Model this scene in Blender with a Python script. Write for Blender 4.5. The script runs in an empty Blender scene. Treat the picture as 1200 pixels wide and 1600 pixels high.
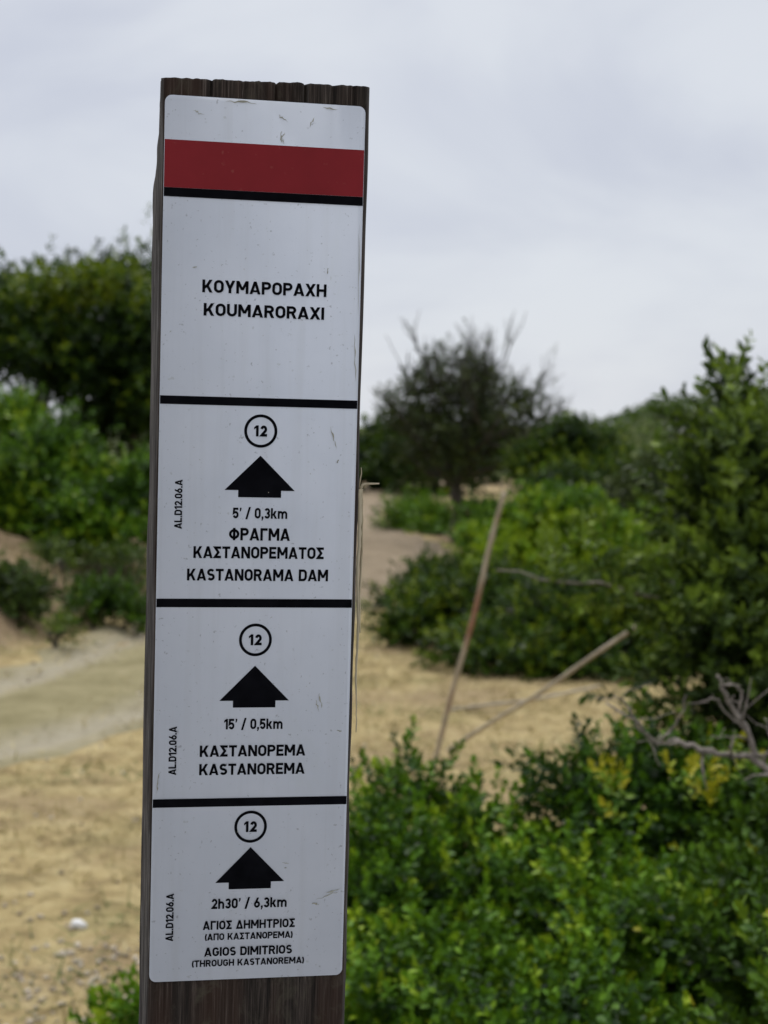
import bpy, math, random
import numpy as np
from mathutils import Vector, Matrix

C = bpy.context.scene.collection
random.seed(7)
R = math.radians

# ------------------------------------------------------------ camera, sky, sun, exposure
F = 2500.0                       # focal length in pixels of the 1200 x 1600 photograph
CAM = np.array([0.0, 0.0, 1.5])
PITCH = math.atan(140 / F)       # camera looks slightly down
cd = bpy.data.cameras.new('camera')
cam = bpy.data.objects.new('camera', cd)
C.objects.link(cam)
cam.location = CAM
cam.rotation_euler = (R(90) - PITCH, 0, 0)
cd.sensor_fit = 'VERTICAL'
cd.sensor_height = 24
cd.lens = 24 * F / 1600
cd.clip_start = 0.05
cd.clip_end = 8000
cd.dof.use_dof = True
cd.dof.focus_distance = 0.812
cd.dof.aperture_fstop = 10
bpy.context.scene.camera = cam

SUN_EL, SUN_AZ = R(58), R(-25)   # azimuth from +Y towards +X
scn = bpy.context.scene
w = bpy.data.worlds.new('World')
scn.world = w
w.use_nodes = True
nt = w.node_tree
nt.nodes.clear()
wn = nt.nodes.new
sky = wn('ShaderNodeTexSky')
sky.sky_type = 'NISHITA'
sky.sun_disc = False
sky.sun_elevation = SUN_EL
sky.sun_rotation = SUN_AZ
bg1 = wn('ShaderNodeBackground')
bg1.inputs['Strength'].default_value = 0.1
nt.links.new(sky.outputs[0], bg1.inputs[0])
tc = wn('ShaderNodeTexCoord')
mp = wn('ShaderNodeMapping')
mp.inputs['Scale'].default_value = (1, 1, 2.2)
mp.inputs['Location'].default_value = (3.1, 0.4, 0.35)
nt.links.new(tc.outputs['Generated'], mp.inputs[0])
nz = wn('ShaderNodeTexNoise')
nz.inputs['Scale'].default_value = 3.6
nz.inputs['Detail'].default_value = 5
nz.inputs['Roughness'].default_value = 0.5
nz.inputs['Distortion'].default_value = 0.5
nt.links.new(mp.outputs[0], nz.inputs[0])
rp = wn('ShaderNodeValToRGB')
rp.color_ramp.interpolation = 'EASE'
rp.color_ramp.elements[0].position = 0.30
rp.color_ramp.elements[0].color = (0.60, 0.63, 0.72, 1)
rp.color_ramp.elements[1].position = 0.60
rp.color_ramp.elements[1].color = (0.735, 0.765, 0.82, 1)
nt.links.new(nz.outputs[0], rp.inputs[0])
bg2 = wn('ShaderNodeBackground')
bg2.inputs['Strength'].default_value = 1.0
nt.links.new(rp.outputs[0], bg2.inputs[0])
# an overcast sky is brighter overhead than near the horizon
sep = wn('ShaderNodeSeparateXYZ')
nt.links.new(tc.outputs['Generated'], sep.inputs[0])
zen = wn('ShaderNodeMapRange')
zen.interpolation_type = 'SMOOTHSTEP'
zen.inputs['From Min'].default_value = 0.36
zen.inputs['From Max'].default_value = 0.9
zen.inputs['To Min'].default_value = 1.0
zen.inputs['To Max'].default_value = 3.0
nt.links.new(sep.outputs[2], zen.inputs[0])
# unseen sky behind the camera dimmed to darken the sign and bush fronts
bk = wn('ShaderNodeMapRange')
bk.interpolation_type = 'SMOOTHSTEP'
bk.inputs['From Min'].default_value = -0.75
bk.inputs['From Max'].default_value = 0.45
bk.inputs['To Min'].default_value = 0.46
bk.inputs['To Max'].default_value = 1.0
nt.links.new(sep.outputs[1], bk.inputs[0])
ml = wn('ShaderNodeMath')
ml.operation = 'MULTIPLY'
nt.links.new(zen.outputs[0], ml.inputs[0])
nt.links.new(bk.outputs[0], ml.inputs[1])
nt.links.new(ml.outputs[0], bg2.inputs['Strength'])
mx = wn('ShaderNodeMixShader')
mx.inputs[0].default_value = 0.92
nt.links.new(bg1.outputs[0], mx.inputs[1])
nt.links.new(bg2.outputs[0], mx.inputs[2])
wo = wn('ShaderNodeOutputWorld')
nt.links.new(mx.outputs[0], wo.inputs[0])

sl = bpy.data.lights.new('sun', 'SUN')
sl.energy = 1.4
sl.angle = R(12)
sl.color = (1, 0.96, 0.9)
so = bpy.data.objects.new('sun', sl)
C.objects.link(so)
sd = Vector((math.sin(SUN_AZ) * math.cos(SUN_EL), math.cos(SUN_AZ) * math.cos(SUN_EL), math.sin(SUN_EL)))
so.rotation_euler = (-sd).to_track_quat('-Z', 'Y').to_euler()
so.location = (0, 0, 30)

scn.view_settings.view_transform = 'Standard'
scn.view_settings.look = 'None'
scn.view_settings.exposure = 0
scn.view_settings.gamma = 1

# ------------------------------------------------------------ helpers
CP, SP = math.cos(PITCH), math.sin(PITCH)


def at(px, py, d):
    """point seen at pixel (px,py) of the photograph, d metres away along the viewing axis"""
    x = (px - 600) / F * d
    y = (py - 800) / F * d
    return np.array([x, d * CP - y * SP, CAM[2] - d * SP - y * CP])


def sstep(a, b, x):
    t = np.clip((np.asarray(x, float) - a) / (b - a), 0, 1)
    return t * t * (3 - 2 * t)


def tag(o, label=None, cat=None, group=None, kind=None):
    if label: o['label'] = label
    if cat: o['category'] = cat
    if group: o['group'] = group
    if kind: o['kind'] = kind
    return o


def empty(name, loc, label, cat, group=None):
    o = bpy.data.objects.new(name, None)
    o.empty_display_size = 0.1
    C.objects.link(o)
    o.location = loc
    return tag(o, label, cat, group)


class Geo:
    """collects vertices and faces (with a per-vertex tint) and links them as one mesh object"""
    def __init__(s):
        s.v = []; s.t = []; s.loops = []; s.sizes = []; s.n = 0

    def add(s, verts, faces, tint=0.5):
        """verts (N,3); faces a list of (M,k) arrays or of tuples"""
        verts = np.asarray(verts, float).reshape(-1, 3)
        s.v.append(verts)
        tt = np.empty(len(verts)); tt[:] = tint
        s.t.append(tt)
        for f in faces:
            f = np.asarray(f, int)
            if f.ndim == 1: f = f[None]
            s.loops.append((f + s.n).ravel())
            s.sizes.append(np.full(len(f), f.shape[1]))
        s.n += len(verts)

    def build(s, name, mat, parent=None, smooth=False, local=None):
        v = np.concatenate(s.v)
        if local is not None: v = v - np.asarray(local)
        lp = np.concatenate(s.loops).astype(np.int32)
        sz = np.concatenate(s.sizes).astype(np.int32)
        st = np.concatenate([[0], np.cumsum(sz)[:-1]]).astype(np.int32)
        me = bpy.data.meshes.new(name)
        me.vertices.add(len(v)); me.vertices.foreach_set('co', v.astype(np.float32).ravel())
        me.loops.add(len(lp)); me.loops.foreach_set('vertex_index', lp)
        me.polygons.add(len(sz)); me.polygons.foreach_set('loop_start', st)
        me.update(calc_edges=True)
        a = me.attributes.new('tint', 'FLOAT', 'POINT')
        a.data.foreach_set('value', np.concatenate(s.t).astype(np.float32))
        if smooth: me.polygons.foreach_set('use_smooth', np.ones(len(sz), bool))
        me.materials.append(mat)
        o = bpy.data.objects.new(name, me)
        C.objects.link(o)
        if parent is not None: o.parent = parent
        return o


def norm(a):
    return a / (np.linalg.norm(a, axis=-1, keepdims=True) + 1e-12)


def tube(g, pts, radii, n=6, tint=0.5, cap=True):
    pts = np.asarray(pts, float); radii = np.broadcast_to(np.asarray(radii, float), (len(pts),))
    tan = norm(np.gradient(pts, axis=0))
    ref = np.array([0.31, 0.2, 0.93])
    if abs(tan[0] @ ref) > 0.9: ref = np.array([1.0, 0.1, 0])
    u = norm(np.cross(tan, ref)); v = np.cross(tan, u)
    a = np.arange(n) / n * 2 * np.pi
    ring = pts[:, None] + radii[:, None, None] * (np.cos(a)[None, :, None] * u[:, None] + np.sin(a)[None, :, None] * v[:, None])
    k = len(pts)
    i = np.arange(k - 1)[:, None] * n; j = np.arange(n)[None]
    q = np.stack([i + j, i + (j + 1) % n, i + n + (j + 1) % n, i + n + j], -1).reshape(-1, 4)
    fs = [q]
    if cap: fs += [np.arange(n)[None, ::-1], (np.arange(n) + (k - 1) * n)[None]]
    g.add(ring.reshape(-1, 3), fs, tint)


def wander(p, q, k, amp, rng):
    """crooked polyline from p to q"""
    t = np.linspace(0, 1, k)[:, None]
    o = np.cumsum(rng.normal(0, amp / math.sqrt(k), (k, 3)), 0)
    o -= t * o[-1]
    return np.asarray(p) * (1 - t) + np.asarray(q) * t + o


# ------------------------------------------------------------ materials
def newmat(name):
    m = bpy.data.materials.new(name)
    m.use_nodes = True
    t = m.node_tree
    return m, t, t.nodes['Principled BSDF']


def node(t, kind, **kw):
    n = t.nodes.new(kind)
    for k, v in kw.items():
        if k in n.inputs: n.inputs[k].default_value = v
        else: setattr(n, k, v)
    return n


def ramp(t, stops, src=None):
    n = t.nodes.new('ShaderNodeValToRGB')
    e = n.color_ramp.elements
    while len(e) < len(stops): e.new(0.5)
    for el, (p, c) in zip(e, stops):
        el.position = p; el.color = (*c, 1)
    if src is not None: t.links.new(src, n.inputs[0])
    return n.outputs[0]


def noise(t, scale, detail=3, rough=0.5, sc=(1, 1, 1), co='Object', dist=0.0):
    c = t.nodes.new('ShaderNodeTexCoord')
    m = node(t, 'ShaderNodeMapping'); m.inputs['Scale'].default_value = sc
    t.links.new(c.outputs[co], m.inputs[0])
    n = node(t, 'ShaderNodeTexNoise', Scale=scale, Detail=detail, Roughness=rough, Distortion=dist)
    t.links.new(m.outputs[0], n.inputs[0])
    return n.outputs[0]


def mixc(t, fac, a, b, blend='MIX'):
    n = t.nodes.new('ShaderNodeMix'); n.data_type = 'RGBA'; n.blend_type = blend
    for s, v in ((n.inputs[0], fac), (n.inputs[6], a), (n.inputs[7], b)):
        if hasattr(v, 'links'): t.links.new(v, s)
        else: s.default_value = v if isinstance(v, (int, float)) else (*v, 1)
    return n.outputs[2]


def attr(t, name='tint'):
    a = t.nodes.new('ShaderNodeAttribute'); a.attribute_name = name
    return a.outputs['Fac']


def bump(t, b, src, strength, dist):
    n = node(t, 'ShaderNodeBump', Strength=strength, Distance=dist)
    t.links.new(src, n.inputs['Height']); t.links.new(n.outputs[0], b.inputs['Normal'])


def leafmat(name, stops, trans=0.2, rough=0.42, spec=0.13):
    m, t, b = newmat(name)
    col = ramp(t, stops, attr(t))
    b.inputs['Roughness'].default_value = rough
    b.inputs['Specular IOR Level'].default_value = spec
    t.links.new(col, b.inputs['Base Color'])
    tr = t.nodes.new('ShaderNodeBsdfTranslucent')
    t.links.new(mixc(t, 0.5, col, (0.12, 0.2, 0.01)), tr.inputs[0])
    mxs = node(t, 'ShaderNodeMixShader'); mxs.inputs[0].default_value = trans
    t.links.new(b.outputs[0], mxs.inputs[1]); t.links.new(tr.outputs[0], mxs.inputs[2])
    t.links.new(mxs.outputs[0], t.nodes['Material Output'].inputs[0])
    return m


M = {}
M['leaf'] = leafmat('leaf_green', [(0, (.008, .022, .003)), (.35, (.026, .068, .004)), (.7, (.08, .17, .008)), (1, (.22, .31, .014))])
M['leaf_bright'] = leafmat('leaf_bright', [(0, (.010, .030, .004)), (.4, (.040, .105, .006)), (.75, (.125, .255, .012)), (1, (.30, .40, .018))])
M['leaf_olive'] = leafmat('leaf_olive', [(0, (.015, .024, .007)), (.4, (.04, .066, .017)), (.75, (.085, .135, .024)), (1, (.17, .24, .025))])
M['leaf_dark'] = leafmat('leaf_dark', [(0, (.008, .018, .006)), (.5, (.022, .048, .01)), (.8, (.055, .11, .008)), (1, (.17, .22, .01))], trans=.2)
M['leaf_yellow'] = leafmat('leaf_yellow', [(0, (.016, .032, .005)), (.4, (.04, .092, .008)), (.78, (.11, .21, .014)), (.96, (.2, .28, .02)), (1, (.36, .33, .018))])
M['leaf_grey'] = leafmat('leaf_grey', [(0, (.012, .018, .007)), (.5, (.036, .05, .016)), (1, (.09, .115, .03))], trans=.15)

m, t, b = newmat('bark'); M['bark'] = m
t.links.new(ramp(t, [(.3, (.035, .028, .022)), (.7, (.13, .11, .09))], noise(t, 30, 4, .6, (1, 1, .25))), b.inputs['Base Color'])
b.inputs['Roughness'].default_value = .9
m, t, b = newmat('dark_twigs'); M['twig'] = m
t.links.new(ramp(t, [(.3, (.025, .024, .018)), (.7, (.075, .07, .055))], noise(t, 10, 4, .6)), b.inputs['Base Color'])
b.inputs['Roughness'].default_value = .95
m, t, b = newmat('dead_wood'); M['dead'] = m
t.links.new(ramp(t, [(.3, (.13, .105, .08)), (.7, (.36, .31, .26))], noise(t, 40, 4, .6)), b.inputs['Base Color'])
b.inputs['Roughness'].default_value = .9
m, t, b = newmat('grey_branch'); M['grey'] = m
t.links.new(ramp(t, [(.3, (.09, .075, .06)), (.55, (.23, .195, .16)), (.75, (.42, .37, .32))], noise(t, 60, 5, .7)), b.inputs['Base Color'])
b.inputs['Roughness'].default_value = .95
m, t, b = newmat('cane'); M['cane'] = m
t.links.new(mixc(t, ramp(t, [(.52, (0, 0, 0)), (.62, (1, 1, 1))], noise(t, 3.5, 2, .5)), 
                 ramp(t, [(.3, (.25, .195, .13)), (.7, (.5, .42, .31))], noise(t, 25, 3, .6, (1, 1, .2))), (.27, .13, .075)), b.inputs['Base Color'])
b.inputs['Roughness'].default_value = .7

m, t, b = newmat('pale_cane'); M['pale_cane'] = m
t.links.new(ramp(t, [(.3, (.25, .205, .14)), (.7, (.52, .45, .35))], noise(t, 14, 3, .6)), b.inputs['Base Color'])
b.inputs['Roughness'].default_value = .7

m, t, b = newmat('weathered_timber'); M['wood'] = m
grain = noise(t, 1, 6, .72, (760, 760, 16), dist=.4)
broad = noise(t, 1, 3, .5, (60, 60, 5))
blot = noise(t, 70, 5, .72, (1, 1, .6), dist=.6)
col = ramp(t, [(.34, (.005, .004, .003)), (.48, (.022, .016, .012)), (.6, (.065, .05, .04)), (.72, (.2, .17, .145))], grain)
col = mixc(t, ramp(t, [(.42, (0, 0, 0)), (.62, (.6, .6, .6))], broad), col, (.04, .019, .011), 'MIX')
col = mixc(t, ramp(t, [(.52, (0, 0, 0)), (.68, (.7, .7, .7))], blot), col, (.07, .06, .04))
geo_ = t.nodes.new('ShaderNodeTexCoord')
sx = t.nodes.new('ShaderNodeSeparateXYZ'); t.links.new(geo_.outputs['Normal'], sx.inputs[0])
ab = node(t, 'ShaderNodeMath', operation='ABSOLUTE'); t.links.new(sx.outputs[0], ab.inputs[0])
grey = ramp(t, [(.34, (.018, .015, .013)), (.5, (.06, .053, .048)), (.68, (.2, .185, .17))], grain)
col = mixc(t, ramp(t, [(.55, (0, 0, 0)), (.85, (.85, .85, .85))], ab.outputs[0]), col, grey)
t.links.new(col, b.inputs['Base Color'])
b.inputs['Roughness'].default_value = .85
b.inputs['Specular IOR Level'].default_value = .25
bump(t, b, grain, .5, .0012)

m, t, b = newmat('printed_white_panel'); M['panel'] = m
cl = noise(t, 22, 4, .6)
col = ramp(t, [(.3, (.56, .585, .635)), (.7, (.62, .64, .685))], cl)
spk = noise(t, 330, 2, .5)
col = mixc(t, ramp(t, [(.70, (0, 0, 0)), (.78, (.4, .4, .4))], spk), col, (.35, .36, .33))
smear = noise(t, 16, 5, .7, (1, 1, .35), dist=1.2)
col = mixc(t, ramp(t, [(.60, (0, 0, 0)), (.8, (.32, .32, .32))], smear), col, (.52, .55, .5))
streak = noise(t, 1, 5, .6, (130, 130, 5), dist=.4)
col = mixc(t, ramp(t, [(.5, (0, 0, 0)), (.75, (.3, .3, .3))], streak), col, (.48, .49, .5))
spk2 = noise(t, 520, 2, .5)
col = mixc(t, ramp(t, [(.69, (0, 0, 0)), (.76, (.5, .5, .5))], spk2), col, (.2, .2, .2))
t.links.new(col, b.inputs['Base Color'])
t.links.new(ramp(t, [(.3, (.42, .42, .42)), (.7, (.58, .58, .58))], cl), b.inputs['Roughness'])
b.inputs['Specular IOR Level'].default_value = .3

m, t, b = newmat('red_print'); M['red'] = m
cl = noise(t, 30, 4, .6)
col = ramp(t, [(.3, (.20, .009, .013)), (.7, (.24, .012, .017))], cl)
col = mixc(t, ramp(t, [(.68, (0, 0, 0)), (.78, (.35, .35, .35))], noise(t, 300, 2, .5)), col, (.3, .1, .08))
t.links.new(col, b.inputs['Base Color'])
b.inputs['Roughness'].default_value = .6
b.inputs['Specular IOR Level'].default_value = .25
m, t, b = newmat('black_print'); M['black'] = m
t.links.new(ramp(t, [(.3, (.0015, .0015, .0025)), (.75, (.005, .005, .007))], noise(t, 90, 3, .6)), b.inputs['Base Color'])
b.inputs['Roughness'].default_value = .6
b.inputs['Specular IOR Level'].default_value = .04
m, t, b = newmat('dried_dirt'); M['dirt'] = m
t.links.new(ramp(t, [(.3, (.26, .25, .19)), (.7, (.42, .41, .34))], noise(t, 200, 3, .6)), b.inputs['Base Color'])
b.inputs['Roughness'].default_value = .9
m, t, b = newmat('dry_stem'); M['stem'] = m
t.links.new(ramp(t, [(.3, (.3, .24, .14)), (.7, (.52, .45, .31))], noise(t, 120, 3, .6, (1, 1, .1))), b.inputs['Base Color'])
b.inputs['Roughness'].default_value = .8
M['straw'] = leafmat('straw_blades', [(0, (0.163, 0.114, 0.058)), (.4, (0.360, 0.277, 0.127)), (.8, (0.514, 0.417, 0.200)), (.93, (0.583, 0.498, 0.294)), (1, (0.120, 0.154, 0.048))], trans=.2, rough=.7, spec=.2)
m, t, b = newmat('stone'); M['stone'] = m
t.links.new(ramp(t, [(.3, (.62, .60, .57)), (.7, (.84, .83, .81))], noise(t, 20, 4, .6)), b.inputs['Base Color'])
b.inputs['Roughness'].default_value = .85
m, t, b = newmat('gravel'); M['gravel'] = m
t.links.new(ramp(t, [(0, (.22, .17, .11)), (1, (.55, .48, .38))], attr(t)), b.inputs['Base Color'])
b.inputs['Roughness'].default_value = .9

m, t, b = newmat('dry_ground'); M['ground'] = m
n1 = noise(t, .9, 5, .6); n2 = noise(t, 7, 5, .65); n3 = noise(t, 45, 4, .7)
straw = ramp(t, [(.28, (0.205, 0.145, 0.070)), (.5, (0.394, 0.304, 0.143)), (.72, (0.514, 0.417, 0.221))], n2)
soil = ramp(t, [(.3, (0.199, 0.136, 0.076)), (.55, (0.292, 0.212, 0.126)), (.75, (0.371, 0.298, 0.199))], n3)
patch = ramp(t, [(.5, (0, 0, 0)), (.66, (.7, .7, .7))], n1)
base = mixc(t, patch, straw, soil)
base = mixc(t, attr(t, 'soil'), base, soil)
green = ramp(t, [(.3, (.035, .055, .015)), (.7, (.11, .12, .04))], noise(t, 1.4, 5, .65))
base = mixc(t, ramp(t, [(.56, (0, 0, 0)), (.68, (.45, .45, .45))], noise(t, 1.7, 4, .6)), base, (.2, .19, .07))
base = mixc(t, ramp(t, [(.54, (0, 0, 0)), (.68, (.6, .6, .6))], noise(t, 3.4, 5, .7)), base, (.19, .135, .07))
base = mixc(t, attr(t, 'green'), base, green)
base = mixc(t, attr(t, 'grey_bounce'), base, ramp(t, [(.3, (.34, .34, .345)), (.7, (.5, .5, .5))], n3))  # unseen grey ground near the camera, added to bounce neutral light onto the sign
t.links.new(base, b.inputs['Base Color'])
b.inputs['Roughness'].default_value = .95
b.inputs['Specular IOR Level'].default_value = .1
bump(t, b, n3, .7, .03)

m, t, b = newmat('track_dirt'); M['track'] = m
n2 = noise(t, 3, 6, .7); n3 = noise(t, 20, 5, .75)
rut = ramp(t, [(.3, (0.265, 0.229, 0.156)), (.7, (0.371, 0.332, 0.242))], n3)
mid = ramp(t, [(.3, (.17, .145, .07)), (.55, (.26, .225, .12)), (.75, (.36, .30, .18))], n2)
clay = ramp(t, [(.3, (.165, .125, .08)), (.55, (.26, .2, .135)), (.75, (.34, .275, .195))], n2)
t.links.new(mixc(t, attr(t, 'clay'), mixc(t, attr(t), mid, rut), clay), b.inputs['Base Color'])
b.inputs['Roughness'].default_value = .95
b.inputs['Specular IOR Level'].default_value = .1
bump(t, b, n3, .6, .02)

# ------------------------------------------------------------ terrain
PATH = np.array([(-9, .5), (-5.2, 3.6), (-3.2, 6.1), (-1.98, 8.06), (-1.5, 9.6), (-1.1, 12), (-.75, 14.15), (-.25, 16.3),
                 (-.05, 18), (-.3, 20.5), (-.75, 23.5), (-.9, 26.8), (-.2, 32), (.3, 37), (1.5, 45)])


def smooth_path(P, n):
    s = np.linspace(0, len(P) - 1, n)
    i = np.clip(s.astype(int), 0, len(P) - 2); u = (s - i)[:, None]
    g = lambda k: P[np.clip(k, 0, len(P) - 1)]
    p0, p1, p2, p3 = g(i - 1), g(i), g(i + 1), g(i + 2)
    return .5 * (2 * p1 + (p2 - p0) * u + (2 * p0 - 5 * p1 + 4 * p2 - p3) * u ** 2 + (3 * p1 - p0 - 3 * p2 + p3) * u ** 3)


PS = smooth_path(PATH, 400)
PT = norm(np.gradient(PS, axis=0)); PN = np.stack([PT[:, 1], -PT[:, 0]], 1)   # PN points to the right of travel


def track_dist(x, y):
    """signed distance to the track's centre line, positive on its right"""
    x = np.asarray(x, float); y = np.asarray(y, float)
    sh = x.shape; q = np.stack([x.ravel(), y.ravel()], 1)
    out = np.empty(len(q))
    for a in range(0, len(q), 20000):
        d = q[a:a + 20000, None] - PS[None, ::2]
        dd = (d ** 2).sum(-1); k = dd.argmin(1); r = np.arange(len(k))
        out[a:a + 20000] = np.sqrt(dd[r, k]) * np.sign((d[r, k] * PN[::2][k]).sum(-1))
    return out.reshape(sh)


HW = .93                          # half width of the track


def lumps(x, y, s, seed):
    r = np.random.default_rng(seed); o = 0
    for k in range(9):
        a = r.uniform(0, 2 * np.pi); f = s * r.uniform(.5, 2.2)
        o = o + np.sin(x * np.cos(a) * f + y * np.sin(a) * f + r.uniform(0, 6.28)) / 3
    return o


def height(x, y, d=None):
    x = np.asarray(x, float); y = np.asarray(y, float)
    if d is None: d = track_dist(x, y)
    left = np.clip(-d - HW, 0, None)
    bank = .42 * left * sstep(0, .5, left)
    bank = 1.15 * (1 - np.exp(-bank / 1.15 - .25 * (bank / 1.15) ** 2))
    bank = bank * sstep(4.5, 9.5, y) * (1 - sstep(24, 38, y))
    h = bank + bank * (.14 * lumps(x, y, 3.2, 3) + .07 * lumps(x, y, 9, 4))
    h = h + .016 * lumps(x, y, 2.2, 5) * sstep(.7, 1.4, np.abs(d)) + .008 * lumps(x, y, 8, 6)
    h = h - 9 * sstep(40, 130, np.hypot(x * .8, y))          # the ground falls away beyond the crest
    return h


def grid(a, b, step, far, k=1.16):
    v = list(np.arange(a, b + 1e-6, step)); s = step
    lo, hi = [], []
    p = a
    while p > -far: s *= k; p -= s; lo.append(p)
    s = step; p = b
    while p < far: s *= k; p += s; hi.append(p)
    return np.array(lo[::-1] + v + hi)


gx = grid(-6, 5, .075, 3500); gy = grid(1.2, 24, .085, 3500)
X, Y = np.meshgrid(gx, gy)
D = track_dist(X, Y)
Z = height(X, Y, D) - .035 * (1 - sstep(HW - .25, HW - .02, np.abs(D)))
ny, nx = X.shape
i = np.arange(ny - 1)[:, None] * nx; j = np.arange(nx - 1)[None]
q = np.stack([i + j, i + j + 1, i + nx + j + 1, i + nx + j], -1).reshape(-1, 4)
g = Geo(); g.add(np.stack([X, Y, Z], -1), [q])
ground = g.build('ground', M['ground'], smooth=True)
tag(ground, 'dry straw coloured ground with bare soil bank', None, kind='structure')
left = np.clip(-D - HW, 0, None)
soil = np.clip(sstep(.02, .35, left) * (1 - sstep(2.6, 4, left)) * sstep(5, 8, Y) + sstep(34, 39, Y) * .9
               + sstep(.0, .2, D - HW) * (1 - sstep(.4, .9, D - HW)) * sstep(15, 17, Y), 0, 1)
green = np.clip(sstep(2.2, 4, left) * sstep(9, 12, Y) * .8 + sstep(42, 60, np.hypot(X, Y)), 0, 1)
for nm, val in (('soil', soil), ('green', green), ('grey_bounce', (1 - sstep(1.6, 2.4, Y)) * sstep(-30, -6, Y))):
    a = ground.data.attributes.new(nm, 'FLOAT', 'POINT'); a.data.foreach_set('value', val.ravel().astype(np.float32))

rng = np.random.default_rng(1)
cols = np.linspace(-1, 1, 27); keep = slice(6, 396)
ps, pn = PS[keep], PN[keep]
s_ = np.arange(len(ps))
ew = HW * (1 + .07 * np.sin(s_ * .55) + .06 * np.sin(s_ * .21 + 1) + .05 * np.sin(s_ * 1.3 + 2))
P2 = ps[:, None] + pn[:, None] * (cols[None, :, None] * ew[:, None, None])
across = np.broadcast_to(cols[None] * ew[:, None], P2.shape[:2])
zz = height(P2[..., 0], P2[..., 1], across)
rutm = np.exp(-((np.abs(across) - .55) / .17) ** 2)
zz = zz + .014 - .045 * rutm - .04 * sstep(.84, 1, np.abs(cols))[None] + .006 * lumps(P2[..., 0], P2[..., 1], 9, 8)
ny, nx = zz.shape
i = np.arange(ny - 1)[:, None] * nx; j = np.arange(nx - 1)[None]
q = np.stack([i + j, i + j + 1, i + nx + j + 1, i + nx + j], -1).reshape(-1, 4)
g = Geo(); g.add(np.concatenate([P2, zz[..., None]], -1), [q], np.clip(rutm + .35 * np.abs(cols)[None] ** 6 + .35 * sstep(11, 17, P2[..., 1]), 0, 1).ravel())
to = g.build('dirt_track', M['track'], smooth=True)
a = to.data.attributes.new('clay', 'FLOAT', 'POINT'); a.data.foreach_set('value', (sstep(10, 15, P2[..., 1]) * .9).ravel().astype(np.float32))
tag(to, 'pale rutted dirt track curving past the post and over the rise', None, kind='structure')

# straw lying and standing on the ground
N = 110000
sx_ = rng.uniform(-4.2, 4.2, N); sy_ = 2.0 + 13 * rng.random(N) ** 1.5
d_ = track_dist(sx_, sy_)
dens = np.where(np.abs(d_) < HW, .16, 1.0) * np.where(d_ < -HW, .5, 1) * (.55 + .45 * (lumps(sx_, sy_, 4, 11) > -.35))
k_ = rng.random(N) < dens
sx_, sy_ = sx_[k_], sy_[k_]; n = len(sx_)
base = np.stack([sx_, sy_, height(sx_, sy_, d_[k_]) - .004], 1)
az = rng.uniform(0, 2 * np.pi, n); el = np.abs(rng.normal(.25, .35, n)).clip(.05, 1.5)
ln = rng.uniform(.03, .11, n); wd = rng.uniform(.0012, .003, n) * (1 + sy_ / 8)
dr = np.stack([np.cos(az) * np.cos(el), np.sin(az) * np.cos(el), np.sin(el)], 1)
sd_ = norm(np.stack([-np.sin(az), np.cos(az), rng.normal(0, .6, n)], 1))
tip = base + dr * ln[:, None]
V = np.stack([base - sd_ * wd[:, None], base + sd_ * wd[:, None], tip], 1)
tn = rng.random(n) * .9
tn[(lumps(sx_, sy_, 3, 13) > .75) & (rng.random(n) < .6)] = 1
g = Geo(); g.add(V, [np.arange(3 * n).reshape(-1, 3)], np.repeat(tn, 3))
tag(g.build('dry_grass', M['straw']), 'flattened dry straw grass covering the ground', 'grass', kind='stuff')


def rock(g, c, r, rng, tint=.5, flat=.6):
    import bmesh
    bm = bmesh.new(); bmesh.ops.create_icosphere(bm, subdivisions=2, radius=1)
    v = np.array([x.co[:] for x in bm.verts]); f = np.array([[y.index for y in x.verts] for x in bm.faces]); bm.free()
    k = rng.normal(0, 1, (5, 3)); ph = rng.uniform(0, 6, 5)
    v = v * (1 + .12 * np.sin(v @ k.T * 1.7 + ph).sum(1) / 1.6)[:, None]
    v = np.clip(v, -.8, .85)
    a = rng.uniform(0, 6.28); ca, sa = math.cos(a), math.sin(a)
    v = v * np.array([1, .7, flat]) * r
    v = np.stack([v[:, 0] * ca - v[:, 1] * sa, v[:, 0] * sa + v[:, 1] * ca, v[:, 2]], 1)
    g.add(v + c, [f], tint)


def hz(x, y): return float(height(np.array([x]), np.array([y]))[0])


def gp(px, py):
    """point of the ground seen at a pixel of the photograph"""
    d = 2.0
    while d < 60:
        p = at(px, py, d)
        if p[2] <= hz(p[0], p[1]): break
        d += .02 + d * .003
    return p


c = gp(122, 1452)
g = Geo(); rock(g, (0, 0, .012), .031, rng)
o = g.build('stone', M['stone'], smooth=True); o.location = c
tag(o, 'small white stone lying alone on the straw left of the post', 'stone')
c = gp(121, 1510)
g = Geo(); rock(g, (0, 0, .01), .02, rng)
o = g.build('stone', M['gravel'], smooth=True); o.location = c
tag(o, 'small tan stone in the straw just below the white stone', 'stone')
g = Geo()
for k in range(420):
    u = rng.random()
    if u < .2: px, py = rng.uniform(-20, 230), rng.uniform(955, 1080)
    elif u < .7: px, py = rng.uniform(-20, 220), rng.uniform(1480, 1640)
    else: px, py = rng.uniform(-20, 620), rng.uniform(1000, 1600)
    d = 3750 / (py - 660); x = (px - 600) / F * d; y = d + rng.normal(0, .2)
    rock(g, (x, y, hz(x, y) + .003), rng.uniform(.004, .015) * (1 if u > .2 else 1.2), rng, rng.random())
tag(g.build('gravel', M['gravel'], smooth=True), 'loose pebbles scattered over the bank and the straw', 'gravel', kind='stuff')


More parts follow.
